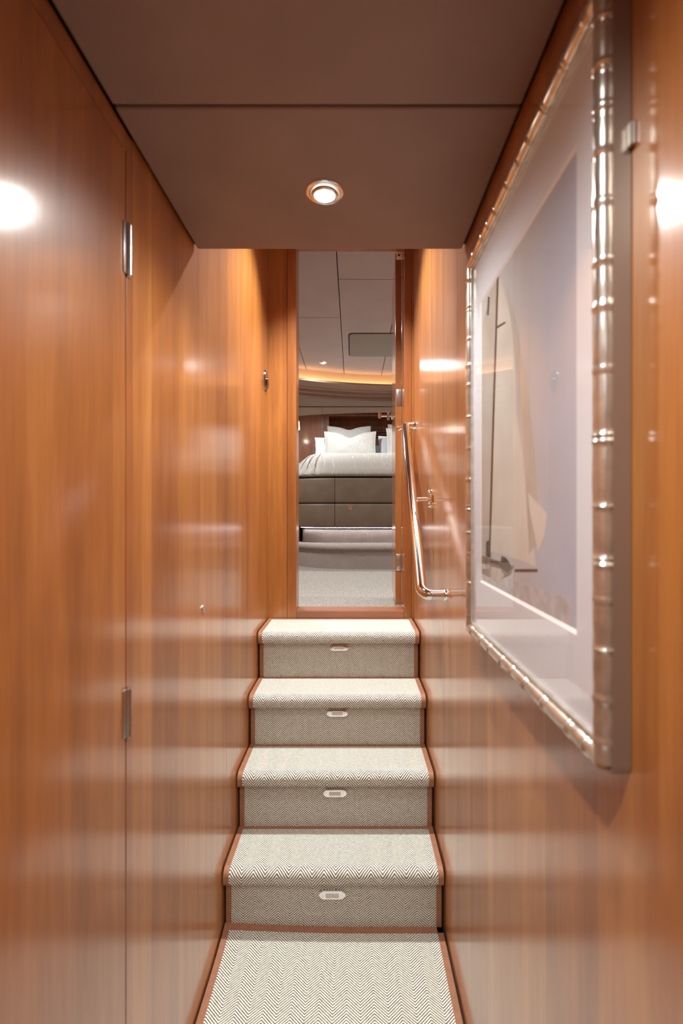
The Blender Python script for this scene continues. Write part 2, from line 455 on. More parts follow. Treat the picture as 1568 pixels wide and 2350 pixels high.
# ================================================================== STAIRS
CXS = -.0685; SX0, SX1 = -.4455, .3125
YN = [1.645, 1.848, 2.050, 2.250]; RH = .2225
def strip(bm, path, x0, x1, thick=.006, mi=0, uvl=None, v0=0):
    """carpet strip following a (y,z) polyline; outer face is the left normal side"""
    n = len(path); P2 = [Vector(p) for p in path]; out = []; inn = []; d = 0; ds = []
    for i in range(n):
        a, b = P2[max(0, i-1)], P2[min(n-1, i+1)]
        t = (b-a).normalized(); nn = Vector((-t.y, t.x)); out.append(P2[i]+nn*thick); inn.append(P2[i])
        if i: d += (P2[i]-P2[i-1]).length
        ds.append(d)
    ring = lambda p, x: bm.verts.new((x, p.x, p.y))
    A = [(ring(out[i], x0), ring(out[i], x1), ring(inn[i], x0), ring(inn[i], x1)) for i in range(n)]
    for i in range(n-1):
        a, b = A[i], A[i+1]
        for q in ((0, 1), (3, 2), (2, 0), (1, 3)):
            f = bm.faces.new((a[q[0]], a[q[1]], b[q[1]], b[q[0]])); f.material_index = mi; f.smooth = True
            if uvl:
                for l in f.loops:
                    k = i if l.vert in a else i+1
                    l[uvl].uv = (l.vert.co.x+5.0, v0+ds[k])
    bm.faces.new((A[0][0], A[0][2], A[0][3], A[0][1])).material_index = mi
    bm.faces.new((A[-1][1], A[-1][3], A[-1][2], A[-1][0])).material_index = mi
    bmesh.ops.recalc_face_normals(bm, faces=bm.faces[:])
    return d
stairs = empty('staircase', (CXS, YN[0], 0),
    'steep flight of four carpeted steps rising between the varnished walls', 'staircase')
bm = bmesh.new()
for i in range(4):
    y0 = YN[i]+.036
    y1 = (YN[i+1]+.036) if i < 3 else YD-.002
    box(bm, XL+.001, XR-.001, y0+.0005, YD-.002 if i == 3 else y1+.0005, -.005, RH*(i+1)-.010)
link_mesh('stair_body', bm, M_dark, stairs)
def tread_path(i):
    zt = RH*(i+1)-.007; yf = YN[i]+.006
    yb = (YN[i+1]+.030) if i < 3 else YD-.003
    pts = []
    r = .017; zb = zt-.042
    # from the underside, round the nose, to the back of the tread
    pts.append((YN[i]+.034, zb))
    for k in range(7):
        a = -PI/2-(PI/2)*k/6; pts.append((yf+.012+.012*math.cos(a), zb+.012+.012*math.sin(a)))
    for k in range(9):
        a = PI-(PI/2)*k/8; pts.append((yf+r*1.4+r*1.4*math.cos(a), zt-r+r*math.sin(a)))
    for k in range(1, 7): pts.append((yf+r*1.4+(yb-yf-r*1.4)*k/6, zt))
    return pts
vtot = 0
for i in range(4):
    # riser
    zr0 = RH*i+.001; zr1 = RH*(i+1)-.050; yr = YN[i]+.036
    bm = bmesh.new(); uvl = bm.loops.layers.uv.new('UVMap')
    strip(bm, [(yr, zr0), (yr, (zr0+zr1)/2), (yr, zr1)], SX0+.003, SX1-.003, .006, 0, uvl, i*RH*1.9+.1)
    rs = link_mesh('riser', bm, M_herr, stairs)
    bm = bmesh.new()
    bm.free()
    for (a, b) in ((SX0+.003, SX0+.021), (SX1-.021, SX1-.003)):
        bm = bmesh.new(); strip(bm, [(yr-.0005, zr0), (yr-.0005, zr1)], a, b, .0075)
        link_mesh('binding', bm, M_binding, rs)
    # tread
    pth = tread_path(i)
    bm = bmesh.new(); uvl = bm.loops.layers.uv.new('UVMap')
    strip(bm, pth, SX0+.003, SX1-.003, .007, 0, uvl, i*RH*1.9+.31)
    tr = link_mesh('tread', bm, M_herr, stairs)
    bm = bmesh.new()
    for (a, b) in ((SX0, SX0+.019), (SX1-.019, SX1)): strip(bm, pth, a, b, .0088)
    zt = RH*(i+1)-.007; yb = pth[-1][0]
    strip(bm, [(yb-.013, zt), (yb, zt)], SX0+.001, SX1-.001, .0095)
    link_mesh('binding', bm, M_binding, tr)

# lower floor runner: curls up a little at its back left corner
def curl(x, y):
    s = max(0, (y-1.50)/.17); s = min(1, s)
    u = (x-SX0)/(SX1-SX0)
    return .016*s*s*max(0, 1-u*1.7)**1.5
run = empty('carpet_runner', (CXS, .4, 0), 'herringbone carpet runner with tan binding on the lower floor', 'carpet')
def runner_sheet(x0, x1, y0, y1, z, nx, ny, uv):
    bm = bmesh.new(); uvl = bm.loops.layers.uv.new('UVMap')
    top = [[bm.verts.new((x0+(x1-x0)*a/nx, y0+(y1-y0)*b/ny, 0)) for a in range(nx+1)] for b in range(ny+1)]
    bot = [[bm.verts.new(v.co) for v in r] for r in top]
    for r in top:
        for v in r: v.co.z = z+curl(v.co.x, v.co.y)
    for r in bot:
        for v in r: v.co.z = z-.006+curl(v.co.x, v.co.y)
    for b in range(ny):
        for a in range(nx):
            bm.faces.new((top[b][a], top[b][a+1], top[b+1][a+1], top[b+1][a]))
            bm.faces.new((bot[b][a], bot[b+1][a], bot[b+1][a+1], bot[b][a+1]))
    for b in range(ny):
        for a in (0, nx): bm.faces.new((top[b][a], top[b+1][a], bot[b+1][a], bot[b][a]))
    for a in range(nx):
        for b in (0, ny): bm.faces.new((top[b][a], top[b][a+1], bot[b][a+1], bot[b][a]))
    bmesh.ops.recalc_face_normals(bm, faces=bm.faces[:])
    for f in bm.faces:
        f.smooth = abs(f.normal.z) > .5
        for l in f.loops: l[uvl].uv = (l.vert.co.x+5, l.vert.co.y+5)
    return bm
link_mesh('carpet', runner_sheet(SX0+.004, SX1-.004, -1.6, 1.670, .004, 40, 60, True), M_herr, run)
for (a, b, c, d, nx, ny) in ((SX0, SX0+.020, -1.6, 1.674, 2, 60), (SX1-.020, SX1, -1.6, 1.674, 2, 60), (SX0, SX1, 1.651, 1.674, 40, 2)):
    link_mesh('binding', runner_sheet(a, b, c, d, .0062, nx, ny, True), M_binding, run)

# courtesy lights let into the risers
def pill(bm, hw, hh, d0, d1, yf, zc, mi=0, bev=0, n=10):
    pts = []
    for s, c in ((1, hw-hh), (-1, -(hw-hh))):
        for k in range(n+1):
            a = (-PI/2+PI*k/n) if s > 0 else (PI/2+PI*k/n)
            pts.append((c+hh*math.cos(a), hh*math.sin(a)))
    a = [bm.verts.new((p[0], yf-d0, zc+p[1])) for p in pts]; b = [bm.verts.new((p[0], yf-d1, zc+p[1])) for p in pts]
    m = len(pts)
    for i in range(m): bm.faces.new((a[i], a[(i+1) % m], b[(i+1) % m], b[i])).material_index = mi
    f = bm.faces.new(b); f.material_index = mi; bm.faces.new(a[::-1]).material_index = mi
    if bev: bmesh.ops.bevel(bm, geom=list(f.edges), offset=bev, segments=3, profile=.6, affect='EDGES')
    bmesh.ops.recalc_face_normals(bm, faces=bm.faces[:])
def step_light(parent_loc, label):
    root = empty('step_light', parent_loc, label, 'light', 'step lights in the risers')
    bm = bmesh.new(); pill(bm,   .047, .0145, 0, .008, 0, 0, bev=.003); 
    p = link_mesh('trim_plate', bm, M_chrome, None, origin=(0, 0, 0), smooth_angle=40); p.parent = root
    bm = bmesh.new(); box(bm, -.0225, .0225, -.0095, -.006, -.0085, .0055, 0, .001)
    for k in range(3): lathe(bm, [(.003, .0095), (.002, .0105), (0, .0107)], (-.013+.013*k, 0, -.004), 'Y-', n=10)
    q = link_mesh('lens', bm, M_lens, None, origin=(0, 0, 0)); q.parent = root
    return root
LB = ['oval chrome step light in the lowest riser, just above the floor runner',
      'oval chrome step light in the second riser from the floor',
      'oval chrome step light in the third riser from the floor',
      'oval chrome step light in the topmost riser, below the landing']
sl = None
for i in range(4):
    loc = (CXS-.003+.002*i, YN[i]+.030, RH*i+(.122, .135, .140, .145)[i])
    if sl is None: sl = step_light(loc, LB[0])
    else:
        r = sl.copy(); C.objects.link(r); r.location = loc; r['label'] = LB[i]
        for ch in sl.children:
            c = ch.copy(); C.objects.link(c); c.parent = r

# ================================================================== DOWNLIGHTS
def downlight(loc, label, group, big=True):
    root = empty('downlight', loc, label, 'light', group)
    x, y, z = loc
    bm = bmesh.new(); lathe(bm, [(.0435, 0), (.0435, -.002), (.041, -.004), (.033, -.004), (.033, 0)], loc, n=40)
    link_mesh('flange', bm, M_chrome, root)
    bm = bmesh.new(); pr = [(.027+.0045*math.cos(a), -.007+.0055*math.sin(a)) for a in [2*PI*k/10 for k in range(11)]]
    lathe(bm, pr, loc, n=40); link_mesh('ring', bm, M_chrome, root)
    bm = bmesh.new(); lathe(bm, [(.0215, -.001), (.0215, -.006), (.018, -.009), (.010, -.0105), (0, -.011)], loc, n=32)
    link_mesh('bulb', bm, M_bulb, root)
    bm = bmesh.new(); lathe(bm, [(.033, -.0005), (.020, -.0005)], loc, n=32); link_mesh('reflector', bm, M_silver, root)
    return root
DX = -.066
downlight((DX, 1.125, ZL-.001), 'round glowing downlight with chrome rim in the brown ceiling above the stairs', 'ceiling downlights')
spot('lamp_corridor_1', (DX, 1.125, ZL-.035), P_LOW*.6)
downlight((DX, .13, ZL), 'round chrome rimmed downlight overhead, nearest the viewer', 'ceiling downlights')
spot('lamp_corridor_2', (DX, .13, ZL-.035), P_LOW*1.15)
downlight((DX, -.87, ZL), 'round chrome rimmed fill downlight, added unseen behind the viewer', 'ceiling downlights')
spot('fill_corridor_rear', (DX, -.87, ZL-.035), P_LOW*1.3)  # added fill behind the camera, carrying on the ceiling row unseen
downlight((DX, 2.03, ZU), 'round chrome rimmed downlight high over the stairs before the cabin door', 'ceiling downlights')
spot('lamp_stairs', (DX, 2.03, ZU-.035), P_UP, size=105)
CAB = [(-.34, 5.50), (1.15, 5.50), (-.95, 3.9), (1.5, 3.9), (1.3, 3.1), (-1.3, 4.4)]  # first is the visible downlight; the others are added out of view as fill
for k, (x, y) in enumerate(CAB):
    if k == 0: downlight((x, y, ZR), 'small glowing downlight in the cabin ceiling before the amber cove', 'cabin downlights')
    else: downlight((x, y, ZR), 'added cabin fill downlight hidden from the corridor, ' + ('', 'over the right half of the bed', 'left of the doorway before the bed', 'right of the doorway before the bed', 'just inside the doorway behind the open door', 'over the left bedside cabinet')[k], 'cabin downlights')
    spot('lamp_fill_cabin_%d' % k, (x, y, ZR-.035), P_CAB, size=160)

# ================================================================== HANDRAIL
rail = empty('handrail', (XR, 2.0, ZC-.3), 'polished chrome handrail sloping up the right wall beside the steps', 'handrail')
yb, zb_ = 1.615, ZC-.279; yt, zt_ = 2.43, ZC+.437
pts = fillet([(XR-.012, yb, zb_), (.232, yb, zb_), (.266, yt, zt_), (XR-.012, yt, zt_)], [.055, .024], 12)
bm = bmesh.new(); tube(bm, pts, .0195, 28); link_mesh('rail_tube', bm, M_chrome, rail)
for (y, z) in ((yb, zb_), (yt, zt_)):
    bm = bmesh.new(); lathe(bm, [(0, -.0015), (.0215, -.0015), (.0215, .012), (.0205, .0135), (0, .0135)], (XR, y, z), 'X-', n=28)
    link_mesh('wall_flange', bm, M_chrome, rail)
bm = bmesh.new(); tube(bm, [(.250, yt+.005, zt_-.004), (.236, yt+.012, zt_-.012), (.229, yt+.016, zt_-.016)], [.016, .015, .009], 20)
link_mesh('end_cap', bm, M_chrome, rail)

# T-shaped latch on the right wall
lt = empty('latch_handle', (XR, 1.908, ZC+.05), 'chrome T-shaped lever latch on the right wall below the handrail', 'handle')
bm = bmesh.new()
for dz in (.024, -.022):
    lathe(bm, [(0, -.001), (.013, -.001), (.013, .012), (.011, .018), (.006, .020), (0, .020)], (XR, 1.908, ZC+.052+dz), 'X-', n=20)
box(bm, XR-.010, XR, 1.896, 1.920, ZC+.018, ZC+.088, 0, .004)
link_mesh('back_plate', bm, M_chrome, lt)
bm = bmesh.new(); tube(bm, [(XR-.006, 1.908, ZC+.052), (XR-.03, 1.908, ZC+.052), (XR-.062, 1.908, ZC+.050)], [.007, .0075, .0085], 16)
link_mesh('lever', bm, M_chrome, lt)

# oval flush latch on the left wall, small button
ol = empty('flush_latch', (XL, 2.462, ZC+.665), 'dark chrome oval latch on the left wall beside the door casing', 'latch')
bm = bmesh.new()
def oval(bm, y, z, hy, hz, x0, x1, bev=0, mi=0, n=36):
    pts = [(y+hy*math.cos(2*PI*k/n), z+hz*math.sin(2*PI*k/n)) for k in range(n)]
    a = [bm.verts.new((x0, p[0], p[1])) for p in pts]; b = [bm.verts.new((x1, p[0], p[1])) for p in pts]
    for i in range(n): bm.faces.new((a[i], a[(i+1) % n], b[(i+1) % n], b[i])).material_index = mi
    f = bm.faces.new(b); f.material_index = mi; bm.faces.new(a[::-1]).material_index = mi
    if bev: bmesh.ops.bevel(bm, geom=list(f.edges), offset=bev, segments=3, profile=.5, affect='EDGES')
    bmesh.ops.recalc_face_normals(bm, faces=bm.faces[:])
oval(bm, 2.465, ZC+.675, .036, .056, XL, XL+.008, .004); link_mesh('back_plate', bm, M_darkmetal, ol, smooth_angle=50)
bm = bmesh.new(); oval(bm, 2.468, ZC+.666, .020, .030, XL+.007, XL+.016, .005); link_mesh('thumb_turn', bm, M_darkmetal, ol, smooth_angle=60)
bm = bmesh.new(); oval(bm, 1.435, ZC-.29, .010, .0115, XL, XL+.004, .0015)
tag(link_mesh('wall_button', bm, M_steel), 'tiny round steel button low on the left wall above the second step', 'button')

# ================================================================== FRAMED PICTURE
FY0, FY1, FZ0, FZ1 = .546, 1.207, ZC-.303, ZC+.625
fr = empty('framed_picture', (XR, (FY0+FY1)/2, FZ0), 'large silver bamboo-framed sailing photograph on the right wall', 'picture')
# box body with rounded corners: a ring swept in the (y,z) plane
def yz_ring(bm, y0, y1, z0, z1, r, x0, x1, wid, n=6, mi=0):
    outer = round_rect(y0, y1, z0, z1, (r,)*4, n); inner = round_rect(y0+wid, y1-wid, z0+wid, z1-wid, (max(.001, r-wid),)*4, n)
    m = len(outer); V = lambda p, x: bm.verts.new((x, p[0], p[1]))
    oa = [V(p, x0) for p in outer]; ob = [V(p, x1) for p in outer]; ia = [V(p, x0) for p in inner]; ib = [V(p, x1) for p in inner]
    for i in range(m):
        j = (i+1) % m
        for q in ((oa[i], oa[j], ob[j], ob[i]), (ia[j], ia[i], ib[i], ib[j]), (oa[j], oa[i], ia[i], ia[j]), (ob[i], ob[j], ib[j], ib[i])):
            bm.faces.new(q).material_index = mi
    bmesh.ops.recalc_face_normals(bm, faces=bm.faces[:])
bm = bmesh.new(); yz_ring(bm, FY0, FY1, FZ0, FZ1, .012, .2965, XR-.001, .03)
link_mesh('frame_side', bm, M_bronze, fr)
bm = bmesh.new(); yz_ring(bm, FY0+.006, FY1-.006, FZ0+.006, FZ1-.006, .008, .293, .2975, .004)
link_mesh('outer_bead', bm, M_silver, fr, )
def bamboo(bm, p0, p1, r=.0125):
    p0, p1 = Vector(p0), Vector(p1); Ln = (p1-p0).length; t = 0; P_, R_ = [], []
    d = (p1-p0)/Ln
    nodes = []; s = random.uniform(.02, .04)
    while s < Ln-.02:
        nodes.append(s); s += random.uniform(.045, .085)
    k = 240
    for i in range(k+1):
        s = Ln*i/k; nn = min(abs(s-q) for q in nodes)
        rr = r*(.95-.035*math.cos(min(1, nn/.03)*PI)+.015*math.sin(s*43))
        if nn < .0045: rr = r*(1.06 if nn > .0014 else .90)
        P_.append(p0+d*s); R_.append(rr)
    tube(bm, P_, R_, 14)
bc = .2935; off = .0145
for (a, b) in (((bc, FY0+off, FZ0+.012), (bc, FY0+off, FZ1-.012)), ((bc, FY1-off, FZ0+.012), (bc, FY1-off, FZ1-.012)),
               ((bc, FY0+.012, FZ0+off), (bc, FY1-.012, FZ0+off)), ((bc, FY0+.012, FZ1-off), (bc, FY1-.012, FZ1-off))):
    bm = bmesh.new(); bamboo(bm, a, b); link_mesh('bamboo_moulding', bm, M_silver, fr)
bm = bmesh.new(); yz_ring(bm, FY0+.024, FY1-.024, FZ0+.024, FZ1-.024, .002, .2895, .2975, .009)
link_mesh('inner_slip', bm, M_silver, fr)
XG = .2935
bm = bmesh.new(); box(bm, XG, XG+.0015, FY0+.028, FY1-.028, FZ0+.028, FZ1-.028); link_mesh('glass_pane', bm, M_glass, fr)
PY0, PY1, PZ0, PZ1 = .640, 1.110, ZC-.157, ZC+.482
XM = XG+.0025
def mat_board(bm, x, wid, y0, y1, z0, z1, mi):
    Y0, Y1, Z0, Z1 = FY0+.028, FY1-.028, FZ0+.028, FZ1-.028
    def frame(a, b, xa, xb, m_):
        A = [bm.verts.new((xa, p[0], p[1])) for p in a]; B = [bm.verts.new((xb, p[0], p[1])) for p in b]
        for i in range(4):
            j = (i+1) % 4; bm.faces.new((A[i], A[j], B[j], B[i])).material_index = m_
    R = lambda a, b, c, d: [(a, c), (b, c), (b, d), (a, d)]
    frame(R(Y0, Y1, Z0, Z1), R(y0-wid, y1+wid, z0-wid, z1+wid), x, x, 0)
    frame(R(y0-wid, y1+wid, z0-wid, z1+wid), R(y0, y1, z0, z1), x, x+.003, 1)
    frame(R(Y0, Y1, Z0, Z1), R(Y0, Y1, Z0, Z1), x, x+.003, 0)
    bmesh.ops.recalc_face_normals(bm, faces=bm.faces[:])
bm = bmesh.new(); mat_board(bm, XM, .006, PY0, PY1, PZ0, PZ1, 0); link_mesh('mount_board', bm, [M_mat, M_matedge], fr)
# the print: soft sky with sailing boat, painted as flat shapes on the sheet
XP = XM+.0032
M_print = newmat('print sky', srgb(190, 186, 186), .85, spec=.15)
tc = N(M_print, 'ShaderNodeTexCoord'); sp = N(M_print, 'ShaderNodeSeparateXYZ'); L(M_print, tc.outputs['Object'], sp.inputs[0])
nz = N(M_print, 'ShaderNodeTexNoise'); nz.inputs['Scale'].default_value = 6; L(M_print, tc.outputs['Object'], nz.inputs['Vector'])
f_ = math_n(M_print, 'ADD', math_n(M_print, 'MULTIPLY_ADD', sp.outputs[1], 2.0, .5), math_n(M_print, 'MULTIPLY_ADD', nz.outputs[0], .5, -.25))
L(M_print, ramp(M_print, f_, [(.1, srgb(188, 192, 206)), (.45, srgb(194, 190, 190)), (.9, srgb(204, 203, 200))]), bsdf(M_print).inputs['Base Color'])
pr = link_mesh('photo_print', bx(XP, XP+.001, PY0-.004, PY1+.004, PZ0-.004, PZ1+.004), M_print, fr)
def at(px, py):
    y = XP*1100/(px-810.0); return (y, ZC-(py-1175)*y/1100.0)
def ink(name, rgb, rgb2=None, sc=20):
    m = newmat(name, srgb(*rgb), .85, spec=.15)
    if rgb2: tint_noise(m, sc, srgb(*rgb), srgb(*rgb2))
    return m
I_sail, I_sail2, I_mast, I_hull, I_sea = ink('ink sail', (222, 216, 206), (208, 200, 189), 9), ink('ink sail shade', (184, 174, 163), (198, 190, 180), 9), \
    ink('ink mast', (104, 78, 62)), ink('ink hull', (176, 158, 142), (120, 96, 80), 30), ink('ink sea', (176, 172, 174), (206, 202, 204), 40)
I_dark = ink('ink rigging', (112, 92, 76), (70, 56, 46), 50); I_pale = ink('ink deck', (212, 202, 190), (180, 164, 148), 40)
lay = [0]
def shape(name, mat, pts):
    lay[0] += 1; x1 = XP-.00006*lay[0]; bm = bmesh.new()
    q = [at(*p) for p in pts]; q = [(min(PY1+.002, max(PY0-.002, a)), min(PZ1+.002, max(PZ0-.002, b))) for a, b in q]
    a = [bm.verts.new((x1, *p)) for p in q]; b = [bm.verts.new((XP+.0004, *p)) for p in q]; n = len(q)
    bm.faces.new(a); bm.faces.new(b[::-1])
    for i in range(n): bm.faces.new((a[i], b[i], b[(i+1) % n], a[(i+1) % n]))
    bmesh.ops.recalc_face_normals(bm, faces=bm.faces[:])
    link_mesh(name, bm, mat, pr)
shape('sail', I_sail2, [(1098, 760), (1128, 660), (1140, 640), (1130, 1290), (1098, 1290)])
shape('sail', I_sail, [(1144, 640), (1150, 640), (1180, 760), (1186, 950), (1215, 1150), (1230, 1300), (1150, 1270), (1122, 1265), (1132, 950)])
shape('sail', I_sail2, [(1162, 650), (1185, 740), (1210, 880), (1228, 1050), (1240, 1240), (1215, 1270), (1200, 1000), (1180, 800)])
shape('sail', I_sail, [(1212, 1130), (1256, 1180), (1250, 1230), (1236, 1270), (1218, 1180)])
shape('sea', I_sea, [(1098, 1327), (1098, 1308), (1140, 1318), (1200, 1340), (1310, 1375), (1312, 1450), (1200, 1390)])
shape('hull', I_hull, [(1098, 1272), (1128, 1282), (1180, 1298), (1172, 1318), (1150, 1330), (1126, 1326), (1098, 1312)])
shape('deck', I_pale, [(1098, 1290), (1125, 1296), (1124, 1306), (1098, 1302)])
shape('deck', I_pale, [(1128, 1300), (1150, 1306), (1158, 1322), (1140, 1338), (1128, 1326)])
shape('crew', I_dark, [(1152, 1276), (1162, 1280), (1170, 1292), (1176, 1304), (1166, 1316), (1156, 1308), (1148, 1300)])
shape('crew', I_dark, [(1098, 1285), (1105, 1288), (1103, 1298), (1098, 1296)])
shape('boom', I_mast, [(1126, 1286), (1170, 1296), (1168, 1301), (1126, 1291)])
shape('boom', I_mast, [(1182, 1306), (1234, 1306), (1234, 1311), (1182, 1311)])
shape('mast', I_mast, [(1141, 622), (1145, 618), (1142, 740), (1136, 920), (1131, 1100), (1126, 1270), (1123, 1270), (1127, 1100), (1133, 900), (1138, 740)])
shape('mast', I_dark, [(1117, 1243), (1126, 1238), (1126, 1278), (1116, 1276)])
shape('spreader', I_mast, [(1139, 750), (1160, 738), (1161, 741), (1139, 755)])
shape('rigging', I_dark, [(1121, 680), (1124, 682), (1122, 722), (1119, 724)])
# backing
link_mesh('backing_board', bx(XP+.0012, XR-.0005, FY0+.02, FY1-.02, FZ0+.02, FZ1-.02), M_mat, fr)
bm = bx(XR-.006, XR, FY0-.009, FY0+.0005, ZC+.413, ZC+.440, bev=.0015); link_mesh('wall_clip', bm, M_steel, fr)

# ================================================================== CABIN SHELL
for nm, b in (('wall_cabin_left', (-1.86, -1.8, YD+.12, 7.66)), ('wall_cabin_right', (2.3, 2.36, YD+.12, 7.66)), ('wall_cabin_far', (-1.8, 2.3, 7.6, 7.66))):
    structure(nm, bx(*b, LAND-.05, ZR+.05), W_cabin)
# ceiling: one mesh of butted headliner panels with dark joints
ctr = (.7, 2.93)
def arc(R, a0, a1, n=48): return [(ctr[0]+R*math.cos(a0+(a1-a0)*k/n), ctr[1]+R*math.sin(a0+(a1-a0)*k/n)) for k in range(n+1)]
A0, A1 = PI*.80, PI*.28
R0 = 3.11
bm = bmesh.new()
g = .0032
sx = [-1.8, -.56, -.108, .36, 2.3]
rows = {0: [2.66, 3.535, 4.97, 7.6], 1: [2.66, 4.23, 4.97+.0, 7.6], 2: [2.66, 3.535, 4.97, 7.6], 3: [2.66, 3.9, 4.60, 7.6]}
rows[1] = [2.66, 4.23, 7.6]; rows[2] = [2.66, 3.535, 4.97, 7.6]
for c_ in range(4):
    ys = rows[c_]
    for a, b in zip(ys, ys[1:]):
        box(bm, sx[c_]+g, sx[c_+1]-g, a+g, b-g, ZR, ZR+.02, 0, .002)
box(bm, -1.8, 2.3, 2.66, 7.6, ZR+.012, ZR+.06, 1)
structure('ceiling_cabin', bm, [M_head, M_dark])
# amber cove: fascia, ledge lip hiding the strip, stepped moulding
prof_fascia = [(0, ZR+.001), (0, ZR-.150), (-.02, ZR-.150), (-.02, ZR+.001)]
pa = arc(R0, A0, A1)
bm = bmesh.new(); sweep2(bm, pa, [(0, ZR-.0005), (0, ZR-.135), (.03, ZR-.135), (.03, ZR-.0005)], smooth=False); structure('trim_6', bm, M_cream)
z1 = ZR-.135
bm = bmesh.new()
# shadow-free sweep of the brown soffit that carries three steps down towards the back wall
sweep2(bm, pa, [(-.055, z1-.012), (-.055, z1+.012), (-.050, z1+.012), (-.050, z1), (.30, z1), (.30, z1-.012)])
for k, (r_, d) in enumerate(((.20, .022), (.29, .055), (.38, .088))):
    sweep2(bm, arc(R0+r_, A0, A1), [(0, z1-.012), (0, z1-d), (.004, z1-d-.004), (.05, z1-d-.004), (.05, z1-.012)])
structure('trim_7', bm, M_brownlac)
bm = bmesh.new(); sweep2(bm, pa, [(-.046, z1+.001), (-.046, z1+.008), (-.022, z1+.008), (-.022, z1+.001)])
tag(link_mesh('led_strip', bm, M_ledwarm), 'amber light strip curving along the cabin ceiling cove', 'light strip')
# the normals run to the left of the path: path runs from left to right, so +offset points outward
# valance at the back with an arched lower edge
YV = 6.60
bm = bmesh.new()
for (x0, x1) in ((-.755, -.424), (-.420, 1.2)):
    n = 24
    top = [(x0+(x1-x0)*k/n) for k in range(n+1)]
    zz = lambda x: ZC+1.300+.075*math.sqrt(max(0, 1-((x-1.0)/1.85)**2)) if x > -.84 else ZC+1.3
    vs = [[bm.verts.new((x, y, z)) for x, z in [(x, ZC+1.443) for x in top]] for y in (YV, YV+.05) for z in (0,)]
    lo = [[bm.verts.new((x, y, zz(x))) for x in top] for y in (YV, YV+.05)]
    for k in range(n):
        bm.faces.new((lo[0][k], lo[0][k+1], vs[0][k+1], vs[0][k])); bm.faces.new((lo[1][k+1], lo[1][k], vs[1][k], vs[1][k+1]))
        bm.faces.new((lo[0][k+1], lo[0][k], lo[1][k], lo[1][k+1])); bm.faces.new((vs[0][k], vs[0][k+1], vs[1][k+1], vs[1][k]))
    for k in (0, n): bm.faces.new((lo[0][k], vs[0][k], vs[1][k], lo[1][k]))
bmesh.ops.recalc_face_normals(bm, faces=bm.faces[:])
box(bm, -1.8, 2.3, YV-.004, YV+.05, ZC+1.456, ZR)
structure('trim_8', bm, M_valance)

# headboard wall: panels, post, dark niche
YH = 6.98
structure('wall_cabin_corner', bx(-1.8, -.7605, 6.50, 6.9, LAND, ZC+1.45), W_cabin)
structure('wall_bedside', bx(-.757, -.424, YV+.02, YV+.06, LAND, ZC+1.449), W_cabin)
structure('wall_post', bx(-.420, -.33, YV+.03, YH, LAND, ZC+1.449), W_cabin)
structure('wall_niche', bx(-.33, 2.3, YH, YH+.05, LAND, ZC+1.449), W_cabin)
bm = bmesh.new()
box(bm, -.33, 1.5, YV+.06, YH, ZC+1.33, ZC+1.36)
box(bm, .17, .225, YH-.06, YH, LAND, ZC+1.30)
box(bm, -.20, .16, YH-.02, YH, ZC+1.13, ZC+1.15, 0, .003)
box(bm, -.20, -.18, YH-.02, YH, ZC+.8, ZC+1.13, 0, .003)
box(bm, -.30, .17, YH-.03, YH, ZC+1.20, ZC+1.24, 0, .003)
for dz in (0, .035, .07):
    tube(bm, fillet([(.26, YH-.02, ZC+.85), (.26, YH-.02, ZC+1.16-dz), (.9, YH-.02, ZC+1.16-dz)], .06, 8), .008, 8)  # curved rails stand in for the cove's reflection in the niche
box(bm, .225, 1.2, YH-.02, YH, ZC+1.20, ZC+1.26)
structure('trim_9', bm, W_cabin)
tag(link_mesh('chrome_pull', bx(-.4235, -.4205, YV-.006, YV+.02, ZC+.75, ZC+1.30), M_steel), 'thin bright edging strip between the two wooden panels left of the pillows', 'edging strip')

# ================================================================== BED
PF = LAND
plat = empty('bed_platform', (.4, 5.6, PF), 'curved two-tier platform in herringbone carpet under the bed', 'platform')
def band(bm, path, prof, uvl, smooth=True, u0=0):
    """open profile swept along a path, with uv in metres"""
    n = len(path); P2 = [Vector(p) for p in path]; rings = []; us = [0]
    for i in range(1, n): us.append(us[-1]+(P2[i]-P2[i-1]).length)
    vs = [0]
    for i in range(1, len(prof)): vs.append(vs[-1]+math.hypot(prof[i][0]-prof[i-1][0], prof[i][1]-prof[i-1][1]))
    for i in range(n):
        a, b = P2[max(0, i-1)], P2[min(n-1, i+1)]; t = (b-a).normalized(); nn = Vector((t.y, -t.x))
        rings.append([bm.verts.new((P2[i].x+nn.x*o, P2[i].y+nn.y*o, z)) for o, z in prof])
    for i in range(n-1):
        for k in range(len(prof)-1):
            f = bm.faces.new((rings[i][k], rings[i+1][k], rings[i+1][k+1], rings[i][k+1])); f.smooth = smooth
            for l, (a, b) in zip(f.loops, ((i, k), (i+1, k), (i+1, k+1), (i, k+1))): l[uvl].uv = (us[a]+u0, vs[b])
def front_path(x0, x1, y0, yb, r, n=22):
    p = [(x0, yb)]
    for k in range(n+1):
        a = PI+.5*PI*k/n; p.append((x0+r+r*math.cos(a), y0+r+r*math.sin(a)))
    p.append(((x0+r+x1)/2, y0)); p.append((x1, y0)); return p
